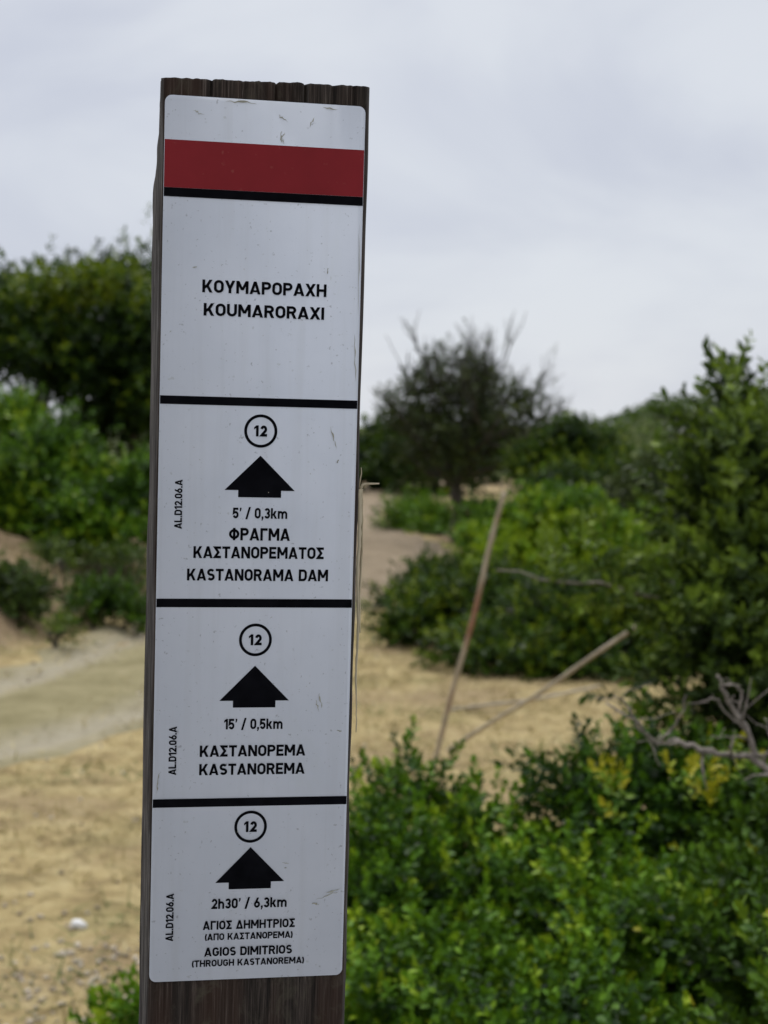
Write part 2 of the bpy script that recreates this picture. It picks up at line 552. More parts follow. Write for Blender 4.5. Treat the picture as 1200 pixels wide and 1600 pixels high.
# ------------------------------------------------------------ foliage
def leaves(g, pos, dr, nleaf, stem, ll, lw, rng, tint, spread=(.5, 1.25), simple=False, tipbright=.25):
    """sprigs at pos growing along dr, each carrying nleaf separate leaves"""
    n = len(pos)
    j = np.arange(nleaf); tt = (j + .5) / nleaf
    ref = norm(rng.normal(0, 1, (n, 3)))
    u = norm(np.cross(dr, ref)); v = np.cross(dr, u)
    phi = j[None] * 2.4 + rng.uniform(0, 6.28, (n, 1)) + rng.normal(0, .3, (n, nleaf))
    L = stem * rng.uniform(.6, 1.25, (n, 1))
    b = pos[:, None] + dr[:, None] * (L * tt[None])[..., None]
    a = spread[1] + (spread[0] - spread[1]) * tt[None] + rng.normal(0, .2, (n, nleaf))
    rad = np.cos(phi)[..., None] * u[:, None] + np.sin(phi)[..., None] * v[:, None]
    ld = norm(np.cos(a)[..., None] * dr[:, None] + np.sin(a)[..., None] * rad)
    s = norm(np.cross(ld, dr[:, None] + .22 * rng.normal(0, 1, (n, nleaf, 3))))
    nn = np.cross(s, ld)
    sz = rng.uniform(.65, 1.2, (n, nleaf, 1)); l = ll * sz; wv = lw * sz * s * .5
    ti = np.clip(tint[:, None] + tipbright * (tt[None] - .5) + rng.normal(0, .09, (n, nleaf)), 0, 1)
    if simple:
        V = np.stack([b, b + ld * l * .5 + wv + nn * l * .04, b + ld * l - nn * l * .06, b + ld * l * .5 - wv + nn * l * .04], 2)
        m = n * nleaf
        g.add(V.reshape(-1, 3), [np.arange(4 * m).reshape(-1, 4)], np.repeat(ti.ravel(), 4))
    else:
        V = np.stack([b, b + ld * l * .38 + wv + nn * l * .07, b + ld * l * .76 + wv * .72 + nn * l * .05, b + ld * l - nn * l * .08,
                      b + ld * l * .76 - wv * .72 + nn * l * .05, b + ld * l * .38 - wv + nn * l * .07,
                      b + ld * l * .5 - nn * l * .01], 2)
        m = n * nleaf; k = np.arange(m)[:, None] * 7
        g.add(V.reshape(-1, 3), [k + np.array([[0, 1, 6]]), k + np.array([[1, 2, 6]]), k + np.array([[2, 3, 6]]),
                                 k + np.array([[3, 4, 6]]), k + np.array([[4, 5, 6]]), k + np.array([[5, 0, 6]])], np.repeat(ti.ravel(), 7))


def sprigs(lobes, n, rng, lump=.16, inner=.25, up=.45, cut=.86, low=-.6, jit=.55, clump=None):
    """points and growing directions over the lumpy surface of a union of ellipsoids"""
    c = np.array([l[0] for l in lobes]); r = np.array([l[1] for l in lobes])
    area = (r[:, 0] * r[:, 1] + r[:, 0] * r[:, 2] + r[:, 1] * r[:, 2])
    k = rng.choice(len(lobes), n * 3, p=area / area.sum())
    d = norm(rng.normal(0, 1, (n * 3, 3)))
    kk = rng.normal(0, 1, (7, 3)) * 6.5; ph = rng.uniform(0, 6.28, (len(lobes), 7))
    bumpf = np.sin(d @ kk.T + ph[k]).sum(1) / 3.2
    f = 1 + lump * bumpf - np.abs(rng.normal(0, .07, n * 3))
    ins = rng.random(n * 3) < inner
    f = np.where(ins, f * rng.uniform(.45, .92, n * 3), f)
    keepf = (bumpf > -.45) | (rng.random(n * 3) < .25)
    p = c[k] + d * r[k] * f[:, None]
    ok = (d[:, 2] > low) & keepf
    for m_ in range(len(lobes)):
        e = (((p - c[m_]) / r[m_]) ** 2).sum(1)
        ok &= (e > cut ** 2) | (k == m_) | ins
    p, d, k = p[ok][:n], d[ok][:n], k[ok][:n]
    nd = norm(norm(d / r[k]) + np.array([0, 0, up]) + jit * rng.normal(0, 1, p.shape) * .7)
    if clump:
        K, sg = clump
        ci = rng.integers(0, K, len(p)); own = rng.random(len(p)) < .82
        off = rng.normal(0, 1, p.shape) * sg * rng.uniform(.6, 1.4, (K, 1))[ci]
        p = np.where(own[:, None], p[ci] + off, p)
        nd = np.where(own[:, None], norm(.8 * off / sg + .6 * nd[ci] + np.array([0, 0, up]) + jit * rng.normal(0, .5, p.shape)), nd)
        sprigs.shift = np.where(own, rng.normal(0, .13, K)[ci], 0)
    return p, nd


def L(px, py, rx, rz, d, deep=1.0):
    """lobe seen at a pixel, with pixel radii, at a distance"""
    c = at(px, py, d); s = d / F
    return (c, np.array([rx * s, (rx + rz) * .5 * s * deep, rz * s]))


def ball():
    import bmesh
    bm = bmesh.new(); bmesh.ops.create_icosphere(bm, subdivisions=4, radius=1)
    v = np.array([x.co[:] for x in bm.verts]); f = np.array([[y.index for y in x.verts] for x in bm.faces]); bm.free()
    return v, f


def bush(name, lobes, n, nleaf, stem, ll, lw, mat, label, seed, cat='shrub', group=None, tint=(.5, .2), simple=True,
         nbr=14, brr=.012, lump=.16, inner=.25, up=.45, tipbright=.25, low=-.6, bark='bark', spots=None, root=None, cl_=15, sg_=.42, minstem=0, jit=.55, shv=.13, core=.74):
    rng = np.random.default_rng(seed)
    sh_ = .55 * stem + .4 * ll
    lobes = [(l[0], np.maximum(l[1] - sh_, l[1] * .3)) for l in lobes]
    c = np.mean([l[0] for l in lobes], 0)
    if root is None:
        w_ = np.array([1 / max(.05, l[0][2] - l[1][2] + 2) ** 2 for l in lobes])
        root = (np.array([l[0] for l in lobes]) * w_[:, None]).sum(0) / w_.sum()
    b0 = np.array([root[0], root[1], hz(root[0], root[1])])
    e = empty(name, b0, label, cat, group)
    clump = (max(6, int(n / cl_)), sg_ * stem)
    p, dr = sprigs(lobes, n, rng, lump, inner, up, low=low, clump=clump, jit=jit); shf = sprigs.shift
    hh = height(p[:, 0], p[:, 1]); ok = p[:, 2] > hh + .01
    p, dr, shf = p[ok], dr[ok], shf[ok]
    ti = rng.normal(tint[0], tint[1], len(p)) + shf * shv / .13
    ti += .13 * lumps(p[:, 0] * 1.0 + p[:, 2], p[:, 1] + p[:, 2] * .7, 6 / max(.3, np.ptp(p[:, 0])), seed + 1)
    g = Geo()
    leaves(g, p, dr, nleaf, stem, ll, lw, rng, ti, simple=simple, tipbright=tipbright)
    if spots:
        for (sc, sr, sn, tv) in spots:
            q_ = sc + rng.normal(0, 1, (sn, 3)) * sr * .8
            leaves(g, q_, norm(rng.normal(0, .5, (sn, 3)) + np.array([0, -.2, .8])), nleaf, stem, ll, lw, rng, np.full(sn, tv) + rng.normal(0, .06, sn), simple=simple, tipbright=tipbright)
    g.build('foliage', M[mat], e, local=b0)
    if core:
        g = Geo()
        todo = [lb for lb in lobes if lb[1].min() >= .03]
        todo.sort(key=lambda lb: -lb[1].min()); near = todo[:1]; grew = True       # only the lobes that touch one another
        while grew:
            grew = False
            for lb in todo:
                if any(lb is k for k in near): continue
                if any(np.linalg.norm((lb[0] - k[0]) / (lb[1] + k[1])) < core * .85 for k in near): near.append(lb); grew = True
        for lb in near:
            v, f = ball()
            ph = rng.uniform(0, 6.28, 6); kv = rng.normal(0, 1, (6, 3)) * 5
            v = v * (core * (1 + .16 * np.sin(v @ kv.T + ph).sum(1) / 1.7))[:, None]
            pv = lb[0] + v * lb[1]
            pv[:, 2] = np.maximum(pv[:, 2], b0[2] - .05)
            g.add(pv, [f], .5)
        if g.n: g.build('light_block_core', M['twig'], e, local=b0)  # solid hull added inside the leaves to stop light leaking and darken gaps
    g = Geo()
    for lb in lobes:
        if lb[1].min() < minstem: continue
        s0 = b0 + rng.normal(0, .04, 3) * np.array([1, 1, 0]) - np.array([0, 0, .03])
        main = wander(s0, lb[0], 8, .08 * np.linalg.norm(lb[0] - b0), rng)
        tube(g, main, np.linspace(brr, brr * .55, 8), 6)
        for k in range(max(2, nbr // len(lobes) + 1)):
            q_ = p[rng.integers(len(p))]
            dd = ((p - lb[0]) / lb[1]); near = np.argsort((dd ** 2).sum(1) + rng.random(len(p)) * .8)[:60]
            q_ = p[rng.choice(near)]
            tube(g, wander(main[rng.integers(4, 8)], q_, 6, .06 * np.linalg.norm(q_ - lb[0]), rng), np.linspace(brr * .5, brr * .15, 6), 5)
    g.build('branches', M[bark], e, smooth=True, local=b0)
    return e, b0, p


# foreground shrubs at the right of the post
def canopy(x0, x1, d0, d1, top, seed, back=None):
    """lobes of a low spreading shrub whose uneven top lies at about the given height"""
    q = np.random.default_rng(seed); out = []
    for dd in np.arange(d0, d1 + .01, .36):
        for xx in np.arange(x0, x1 + .01, .3):
            rr = q.uniform(.15, .25); x_, y_ = xx + q.normal(0, .06), dd + q.normal(0, .06)
            if back is not None and y_ > back(x_): continue
            tp = top + q.normal(0, .085) + min(.2 * (x_ - .45), .05) + .015
            out.append((np.array([x_, y_, tp - rr * .75]), np.array([rr * 1.1, rr * 1.1, rr])))
    return out


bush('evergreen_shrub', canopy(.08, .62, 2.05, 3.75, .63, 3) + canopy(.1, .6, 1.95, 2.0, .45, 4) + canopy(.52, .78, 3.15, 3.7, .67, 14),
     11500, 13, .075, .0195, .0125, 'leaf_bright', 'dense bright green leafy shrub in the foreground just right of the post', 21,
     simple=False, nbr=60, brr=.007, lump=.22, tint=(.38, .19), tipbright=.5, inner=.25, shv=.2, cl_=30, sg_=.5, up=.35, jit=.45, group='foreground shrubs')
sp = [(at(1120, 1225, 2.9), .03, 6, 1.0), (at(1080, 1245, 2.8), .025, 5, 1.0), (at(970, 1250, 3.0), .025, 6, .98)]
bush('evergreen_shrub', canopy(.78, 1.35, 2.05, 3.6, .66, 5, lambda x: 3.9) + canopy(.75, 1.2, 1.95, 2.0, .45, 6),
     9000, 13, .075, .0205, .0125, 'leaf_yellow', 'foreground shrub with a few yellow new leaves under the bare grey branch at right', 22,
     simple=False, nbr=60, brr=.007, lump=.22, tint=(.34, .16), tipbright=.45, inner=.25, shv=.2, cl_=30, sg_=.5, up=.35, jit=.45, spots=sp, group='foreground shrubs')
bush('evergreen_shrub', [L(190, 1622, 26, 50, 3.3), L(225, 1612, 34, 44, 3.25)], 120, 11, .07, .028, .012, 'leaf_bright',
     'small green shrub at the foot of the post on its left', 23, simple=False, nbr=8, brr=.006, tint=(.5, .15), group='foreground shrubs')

# tall shrub at the right edge with a bare dead branch
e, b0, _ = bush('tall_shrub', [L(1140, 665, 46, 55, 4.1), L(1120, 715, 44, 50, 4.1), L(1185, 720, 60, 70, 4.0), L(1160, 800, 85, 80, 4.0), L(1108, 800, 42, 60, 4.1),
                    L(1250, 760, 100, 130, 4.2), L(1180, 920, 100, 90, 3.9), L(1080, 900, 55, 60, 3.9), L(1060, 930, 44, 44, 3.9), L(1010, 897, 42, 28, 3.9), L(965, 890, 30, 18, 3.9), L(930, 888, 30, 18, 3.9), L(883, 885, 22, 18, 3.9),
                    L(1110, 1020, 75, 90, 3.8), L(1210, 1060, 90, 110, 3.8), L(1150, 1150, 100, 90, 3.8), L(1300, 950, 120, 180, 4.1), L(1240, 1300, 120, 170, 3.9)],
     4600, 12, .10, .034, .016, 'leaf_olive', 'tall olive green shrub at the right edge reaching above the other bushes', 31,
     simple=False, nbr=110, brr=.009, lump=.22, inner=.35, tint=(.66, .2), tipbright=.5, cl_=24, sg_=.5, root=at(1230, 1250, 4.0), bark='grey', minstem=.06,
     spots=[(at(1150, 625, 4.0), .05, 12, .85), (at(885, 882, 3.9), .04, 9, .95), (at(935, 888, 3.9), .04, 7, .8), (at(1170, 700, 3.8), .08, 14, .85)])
g = Geo()
dpt = 2.3
for pts, r0, r1 in ((((1260, 1250), (1200, 1205), (1170, 1180), (1120, 1178), (1075, 1162), (1052, 1156)), .0095, .0075),
                    (((1052, 1156), (1030, 1162), (1010, 1148), (985, 1122), (948, 1098)), .0055, .0028),
                    (((1010, 1148), (990, 1118), (975, 1095), (960, 1088)), .004, .002),
                    (((1030, 1162), (1050, 1140), (1068, 1110), (1072, 1085)), .0035, .002),
                    (((1178, 1185), (1172, 1150), (1150, 1115), (1130, 1080), (1122, 1055)), .0085, .005),
                    (((1172, 1150), (1140, 1120), (1118, 1092), (1090, 1098)), .004, .002),
                    (((1150, 1115), (1160, 1085), (1150, 1070)), .004, .003), (((1190, 1195), (1205, 1160), (1195, 1120)), .0045, .002),
                    (((1172, 1155), (1130, 1150), (1110, 1152)), .0028, .0018)):
    pts = np.array([at(a, b_, dpt + .02 * math.sin(a * .05)) for a, b_ in pts])
    tt = np.linspace(0, 1, len(pts)); ti = np.linspace(0, 1, len(pts) * 3)
    fine = np.stack([np.interp(ti, tt, pts[:, k]) for k in range(3)], 1) + rng.normal(0, .0015, (len(ti), 3))
    tube(g, fine, np.linspace(r0, r1, len(ti)) * .5 * rng.uniform(.8, 1.25, len(ti)), 7)
    for k in range(3, len(ti), 3):
        q_ = fine[k] + rng.normal(0, 1, 3) * [.03, .015, .03]
        tube(g, wander(fine[k], q_, 4, .006, rng), np.linspace(r1 * .4, .0006, 4), 4)
o = g.build('bare_branch', M['grey'], e, smooth=True, local=b0)
o['label'] = 'bare grey dead branch'
g = Geo()
tube(g, wander(at(775, 893, 3.95), at(1030, 935, 3.95), 9, .03, rng), np.linspace(.002, .005, 9), 5)
g.build('twig', M['dead'], e, smooth=True, local=b0)

# middle distance
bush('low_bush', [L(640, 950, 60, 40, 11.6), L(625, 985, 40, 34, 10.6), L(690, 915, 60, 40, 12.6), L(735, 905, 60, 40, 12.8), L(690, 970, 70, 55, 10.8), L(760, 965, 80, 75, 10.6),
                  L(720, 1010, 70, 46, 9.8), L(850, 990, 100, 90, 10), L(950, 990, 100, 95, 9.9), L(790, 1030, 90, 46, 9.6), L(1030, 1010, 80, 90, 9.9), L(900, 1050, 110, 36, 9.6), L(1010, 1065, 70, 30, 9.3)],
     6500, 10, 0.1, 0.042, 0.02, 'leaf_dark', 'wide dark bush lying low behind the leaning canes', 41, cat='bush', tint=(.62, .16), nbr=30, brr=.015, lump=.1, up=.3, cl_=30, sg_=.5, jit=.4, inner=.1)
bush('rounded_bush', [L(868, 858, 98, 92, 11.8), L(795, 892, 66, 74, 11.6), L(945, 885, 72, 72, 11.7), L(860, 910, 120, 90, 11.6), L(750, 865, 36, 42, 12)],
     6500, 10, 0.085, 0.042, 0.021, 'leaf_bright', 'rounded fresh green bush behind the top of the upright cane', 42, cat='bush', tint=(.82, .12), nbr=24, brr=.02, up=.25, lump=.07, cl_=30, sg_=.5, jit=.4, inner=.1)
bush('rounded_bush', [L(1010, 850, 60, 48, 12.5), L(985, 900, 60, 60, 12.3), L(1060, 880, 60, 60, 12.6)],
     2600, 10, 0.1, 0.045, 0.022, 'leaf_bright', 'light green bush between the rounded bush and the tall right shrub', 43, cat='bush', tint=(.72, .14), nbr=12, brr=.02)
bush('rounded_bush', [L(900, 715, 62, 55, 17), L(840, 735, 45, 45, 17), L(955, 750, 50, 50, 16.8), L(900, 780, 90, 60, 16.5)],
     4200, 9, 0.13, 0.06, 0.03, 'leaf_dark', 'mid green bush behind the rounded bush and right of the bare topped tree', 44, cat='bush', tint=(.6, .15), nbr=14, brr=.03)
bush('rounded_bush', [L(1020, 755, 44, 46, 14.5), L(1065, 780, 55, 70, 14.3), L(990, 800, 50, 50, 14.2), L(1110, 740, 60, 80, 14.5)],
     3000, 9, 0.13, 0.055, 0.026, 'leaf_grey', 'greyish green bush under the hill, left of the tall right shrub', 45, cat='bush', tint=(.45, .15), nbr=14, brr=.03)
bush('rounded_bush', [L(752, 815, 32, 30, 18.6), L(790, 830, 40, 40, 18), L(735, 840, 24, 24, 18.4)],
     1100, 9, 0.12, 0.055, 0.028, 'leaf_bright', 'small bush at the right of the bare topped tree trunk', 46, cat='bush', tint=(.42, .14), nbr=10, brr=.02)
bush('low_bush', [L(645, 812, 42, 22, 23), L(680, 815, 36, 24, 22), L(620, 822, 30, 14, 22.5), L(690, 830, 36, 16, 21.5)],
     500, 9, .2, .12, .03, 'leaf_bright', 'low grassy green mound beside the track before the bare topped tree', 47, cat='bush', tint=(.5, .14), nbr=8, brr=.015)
for kx, (lb, lab, sd2) in enumerate((([L(600, 715, 48, 50, 36), L(622, 735, 44, 40, 35.5), L(560, 735, 50, 46, 36)], 'dark bush on the crest where the track disappears, nearest the post', 48),
                          ([L(655, 705, 52, 60, 34), L(690, 725, 52, 58, 33.5), L(640, 735, 44, 44, 33.5), L(740, 720, 52, 58, 33.5)], 'dark bush on the crest directly left of the bare topped tree', 49))):
    bush('crest_bush', lb, 700, 8, .4, .2, .1, 'leaf_dark', lab, sd2, cat='bush', tint=(.42, .15), nbr=10, brr=.05, group='dark bushes on the crest')


# the tree with bare twigs above its dense lower crown
def branching(g, tips, p, d, length, r, depth, rng, spread, lift):
    k = 6
    q_ = p + d * length
    pts = wander(p, q_, k, length * .09, rng)
    tube(g, pts, np.linspace(r, r * .62, k), 6 if depth > 1 else 4, cap=False)
    tips.append((pts, depth))
    if depth == 0: return
    for c_ in range(rng.integers(3, 5)):
        s_ = pts[rng.integers(3, k)]
        nd = norm(d + spread * rng.normal(0, 1, 3) + np.array([0, 0, lift]))
        branching(g, tips, s_, nd, length * rng.uniform(.6, .85), r * .52, depth - 1, rng, spread, lift)


rt = np.random.default_rng(58)
tb = gp(714, 846); b0 = tb
e = empty('bare_topped_tree', tb, 'small tree with bare twiggy top above dark crown beside the track', 'tree')
g = Geo(); tips = []
fork = at(712, 755, tb[1] + .05)
tube(g, np.array([tb - [0, 0, .1], tb + (fork - tb) * .5 + [.03, 0, 0], fork]), [.10, .085, .075], 9)
g.build('trunk', M['bark'], e, smooth=True, local=b0)
g = Geo()
for dx, dz, ln_ in ((-.65, .8, .78), (-.35, 1, .85), (-.12, 1, .86), (.12, 1, .8), (.42, .9, .8), (.75, .75, .9), (-.8, .4, .42), (.9, .35, .8), (.3, .9, .85), (.6, .9, .85)):
    branching(g, tips, fork + rt.normal(0, .03, 3), norm(np.array([dx, rt.normal(0, .45), dz])), ln_, .04, 3, rt, .33, .2)
g.build('limbs', M['twig'], e, smooth=True, local=b0)
g = Geo(); pos = []; drs = []
ctr = at(720, 660, 20.3)
for pts, dep in tips:
    if dep > 1: continue
    for k in range(2, 6):
        hrel = pts[k][2] - ctr[2]
        pr = .75 if hrel < .0 else max(.03, .75 - hrel * .75 - .28 * max(0, pts[k][0] - ctr[0]) - .0)
        if rt.random() < pr * .55: pos.append(pts[k]); drs.append(norm(rt.normal(0, .7, 3) + [0, 0, .5]))
pos = np.array(pos); drs = np.array(drs)
lp_, ld_ = sprigs([L(740, 690, 80, 60, 20.3), L(690, 720, 62, 48, 20.3), L(790, 710, 60, 52, 20.3), L(735, 640, 55, 42, 20.3), L(690, 600, 26, 30, 20.3), L(650, 690, 30, 36, 20.4), L(690, 565, 24, 16, 20.3), L(645, 615, 24, 16, 20.3), L(740, 585, 26, 16, 20.3), L(790, 610, 24, 16, 20.3), L(830, 650, 24, 20, 20.3), L(770, 630, 44, 36, 20.3), L(720, 600, 40, 36, 20.3), L(820, 670, 40, 40, 20.3), L(670, 640, 30, 30, 20.3), L(630, 660, 26, 26, 20.3)], 2300, rt, .34, .3, clump=(120, .09))
pos = np.concatenate([pos, lp_]); drs = np.concatenate([drs, ld_])
leaves(g, pos, drs, 9, .14, .055, .026, rt, rt.normal(.5, .22, len(pos)), simple=True)
g.build('crown', M['leaf_grey'], e, local=b0)

# distant hill with scrub
hr = np.random.default_rng(70)
hx = np.linspace(-10, 130, 90); hy = np.linspace(110, 300, 50)
HX, HY = np.meshgrid(hx, hy)


def hillz(x, y):
    ridge = -9.6 + 12.6 * sstep(4, 27, x - (y - 150) * .12) * np.exp(-((y - 165) / 45) ** 2) + 4 * sstep(26, 70, x) * np.exp(-((y - 180) / 55) ** 2)
    return ridge + .5 * lumps(x, y, .12, 71) * sstep(2, 15, x) - .3


g = Geo(); ny, nx = HX.shape
i = np.arange(ny - 1)[:, None] * nx; j = np.arange(nx - 1)[None]
g.add(np.stack([HX, HY, hillz(HX, HY)], -1), [np.stack([i + j, i + j + 1, i + nx + j + 1, i + nx + j], -1).reshape(-1, 4)])
for nm in ('green',): pass
ho = g.build('hill', M['ground'], smooth=True); tag(ho, 'wooded hill beyond the bushes', kind='structure')
a = ho.data.attributes.new('green', 'FLOAT', 'POINT'); a.data.foreach_set('value', np.ones(len(ho.data.vertices), np.float32))
n = 16000
px_ = hr.uniform(4, 90, n); py_ = hr.uniform(118, 215, n)
pos = np.stack([px_, py_, hillz(px_, py_) + hr.uniform(0, 1.1, n) + .5 * np.maximum(0, lumps(px_, py_, .5, 72))], 1)
g = Geo(); leaves(g, pos, norm(hr.normal(0, .5, (n, 3)) + [0, 0, 1]), 7, .45, .38, .22, hr, hr.normal(.6, .14, n), simple=True)
tag(g.build('hill_scrub', M['leaf_olive']), 'far scrub and low wood covering the hill', 'scrub', kind='stuff')

# ------------------------------------------------------------ left bank
lt = np.random.default_rng(80)
tb = at(66, 720, 18.2); tb[2] = hz(tb[0], tb[1]); b0 = tb
e = empty('dense_tree', tb, 'dense dark green tree rising above the bank left of the post', 'tree')
crown = [L(45, 470, 62, 55, 18), L(125, 455, 70, 50, 18), L(205, 440, 42, 38, 18.3), L(95, 530, 95, 58, 17.8), L(185, 530, 72, 70, 18), L(245, 500, 50, 70, 18.5),
         L(150, 590, 80, 50, 18), L(215, 620, 60, 62, 18.2), L(-25, 530, 60, 60, 18.2), L(20, 560, 50, 36, 18.4), L(280, 580, 60, 90, 18.6), L(170, 660, 70, 48, 18.4), L(-70, 470, 70, 60, 18.6)]
crown = [(c_ - np.array([0, 0, .1]), np.maximum(r_ - .16, r_ * .4)) for c_, r_ in crown]
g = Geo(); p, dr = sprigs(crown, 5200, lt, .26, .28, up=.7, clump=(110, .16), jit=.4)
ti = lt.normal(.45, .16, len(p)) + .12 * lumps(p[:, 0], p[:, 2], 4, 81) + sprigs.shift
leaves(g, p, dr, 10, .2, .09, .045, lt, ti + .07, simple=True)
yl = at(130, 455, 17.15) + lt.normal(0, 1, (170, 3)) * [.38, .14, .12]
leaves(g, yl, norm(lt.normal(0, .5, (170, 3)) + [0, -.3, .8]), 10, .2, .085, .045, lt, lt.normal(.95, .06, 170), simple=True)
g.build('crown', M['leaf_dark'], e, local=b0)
g = Geo()
f1 = at(68, 590, 18.2)
tube(g, np.array([tb - [0, 0, .1], at(62, 660, 18.2), f1]), [.11, .095, .08], 9)
for (bx, by, tx, ty) in ((175, 730, 150, 640), (215, 730, 190, 620), (120, 715, 160, 640)):
    bb = at(bx, by, 18.3); bb[2] = hz(bb[0], bb[1]) - .1
    tube(g, wander(bb, at(tx, ty, 18.2), 6, .06, lt), np.linspace(.075, .05, 6), 8)
g.build('trunk', M['bark'], e, smooth=True, local=b0)
g = Geo()
for lb in crown:
    tube(g, wander(f1 if lb[0][0] < at(110, 500, 18)[0] else at(175, 630, 18.2), lb[0], 7, .1, lt), np.linspace(.055, .02, 7), 6)
g.build('limbs', M['bark'], e, smooth=True, local=b0)

GL = 'green shrubs on the left bank'
bush('bank_shrub', [L(15, 660, 48, 42, 15.5), L(-40, 680, 60, 55, 15.6), L(30, 710, 60, 50, 15.3)], 2400, 10, 0.12, 0.055, 0.028, 'leaf_bright',
     'light green shrub under the gap at the far left of the dense tree', 91, tint=(.52, .15), cl_=40, sg_=.7, up=.3, jit=.4, inner=.15, group=GL)
bush('bank_shrub', [L(75, 725, 62, 55, 14.6), L(125, 755, 55, 45, 14.4), L(70, 790, 70, 50, 14.3)], 2400, 10, 0.12, 0.055, 0.028, 'leaf_bright',
     'rounded bright green shrub below the dense tree trunk', 92, tint=(.48, .15), cl_=40, sg_=.7, up=.3, jit=.4, inner=.15, group=GL)
bush('bank_shrub', [L(10, 780, 60, 52, 14), L(-40, 770, 60, 60, 14.2), L(40, 825, 60, 34, 13.9)], 2400, 10, 0.12, 0.055, 0.028, 'leaf',
     'dark green shrub at the left edge on top of the soil bank', 93, tint=(.5, .15), cl_=40, sg_=.7, up=.3, jit=.4, inner=.15, group=GL)
bush('bank_shrub', [L(200, 790, 50, 48, 13.8), L(250, 770, 50, 60, 14), L(150, 820, 60, 34, 13.6), L(215, 845, 46, 28, 13.3)], 2400, 10, 0.12, 0.055, 0.028, 'leaf_bright',
     'green shrub spilling over the bank right beside the post', 94, tint=(.42, .15), cl_=40, sg_=.7, up=.3, jit=.4, inner=.15, group=GL)
bush('bank_shrub', [L(20, 925, 42, 40, 11.3), L(55, 940, 30, 30, 11.2), L(-25, 930, 40, 40, 11.4), L(25, 955, 42, 22, 11.1)], 620, 8, .12, .05, .022, 'leaf_olive',
     'dark dry looking shrub low on the bank at the left edge', 95, tint=(.38, .16), group='small shrubs on the soil bank')
bush('bank_shrub', [L(140, 936, 32, 20, 11.9), L(180, 948, 34, 18, 11.7), L(215, 965, 22, 12, 11.5), L(128, 955, 16, 16, 11.6)], 480, 8, .12, .05, .022, 'leaf',
     'dark green shrub sprawling down the bank near the post', 96, tint=(.4, .14), group='small shrubs on the soil bank')
bush('bank_shrub', [L(170, 882, 50, 13, 12.7), L(220, 890, 30, 14, 12.6)], 110, 8, .12, .05, .018, 'leaf_olive',
     'thin low grassy shrub above the sprawling bank shrub', 97, tint=(.55, .14), group='small shrubs on the soil bank')

bush('bank_shrub', [L(78, 872, 20, 12, 12.4), L(100, 880, 16, 10, 12.2)], 130, 8, .1, .045, .016, 'leaf_olive',
     'tiny olive tuft in the middle of the bare soil bank', 98, tint=(.6, .14), group='small shrubs on the soil bank')
bush('bank_shrub', [L(95, 985, 16, 9, 10.6), L(75, 990, 12, 8, 10.5)], 70, 8, .08, .04, .012, 'leaf_olive',
     'tiny dry tuft at the foot of the bank beside the track', 99, tint=(.7, .14), group='small shrubs on the soil bank')

# ------------------------------------------------------------ canes
def cane(pts, r, label, group='dry canes stuck in the ground', joints=6, mat='cane'):
    g = Geo(); pts = np.array(pts)
    k = 8 * joints + 1
    s = np.linspace(0, 1, k); tt = np.linspace(0, 1, len(pts))
    P_ = np.stack([np.interp(s, tt, pts[:, c]) for c in range(3)], 1)
    P_ += np.sin(s * 5)[:, None] * .003 + np.sin(s * 11 + pts[0][0] * 9)[:, None] * np.array([.004, .003, .0])
    rr = r * (1.0 - .12 * s) * np.where(np.arange(k) % 8 == 0, 1.22, 1.0)
    b_ = pts[0].copy()
    tube(g, P_, rr, 10)
    o = g.build('cane', M[mat], smooth=True, local=b_); o.location = b_
    tag(o, label, 'cane', group)
    return o


bA = gp(679, 1188)
cane([bA - [0.01, 0, .04], at(735, 976, 7.14), at(789, 768, 7.2)], .0115, 'upright dry cane leaning right, the tallest one with a reddish middle')
bB = gp(688, 1172)
cane([bB - [.01, 0, .03], at(840, 1085, 6.95), at(1000, 974, 6.7)], .0098, 'dry cane sloping low up to the right across the straw', mat='pale_cane')
bC = gp(702, 1113)
cane([bC + [0, 0, .012], at(820, 1096, 8.5), at(935, 1072, 8.75)], .009, 'thin pale cane lying almost flat behind the sloping cane', mat='pale_cane')

# ------------------------------------------------------------ the way-mark post
RC = np.array([[0.98285161, -0.02864443, -0.18215983], [0.01422101, 0.99669351, -0.07999882], [0.18384904, 0.07603647, 0.98000918]])
TC = np.array([-0.06488696, 0.01856951, 0.81276375])
CB = np.array([[1, 0, 0], [0, -SP, CP], [0, -CP, -SP]])          # camera (right, down, forward) to world
ax, ay, az_ = CB @ RC[:, 0], CB @ RC[:, 2], -(CB @ RC[:, 1])      # post's right, back, up
ctr = CAM + CB @ TC
Ldown = (ctr[2] + .25) / az_[2]                                   # sunk a quarter of a metre into the soil
org = ctr - az_ * Ldown
post = empty('trail_post', org, 'dark timber waymark post carrying a white trail sign with red stripe', 'signpost')
post.matrix_world = Matrix(((ax[0], ay[0], az_[0], org[0]), (ax[1], ay[1], az_[1], org[1]), (ax[2], ay[2], az_[2], org[2]), (0, 0, 0, 1)))
ZC = Ldown                                                        # local height of the sign's centre

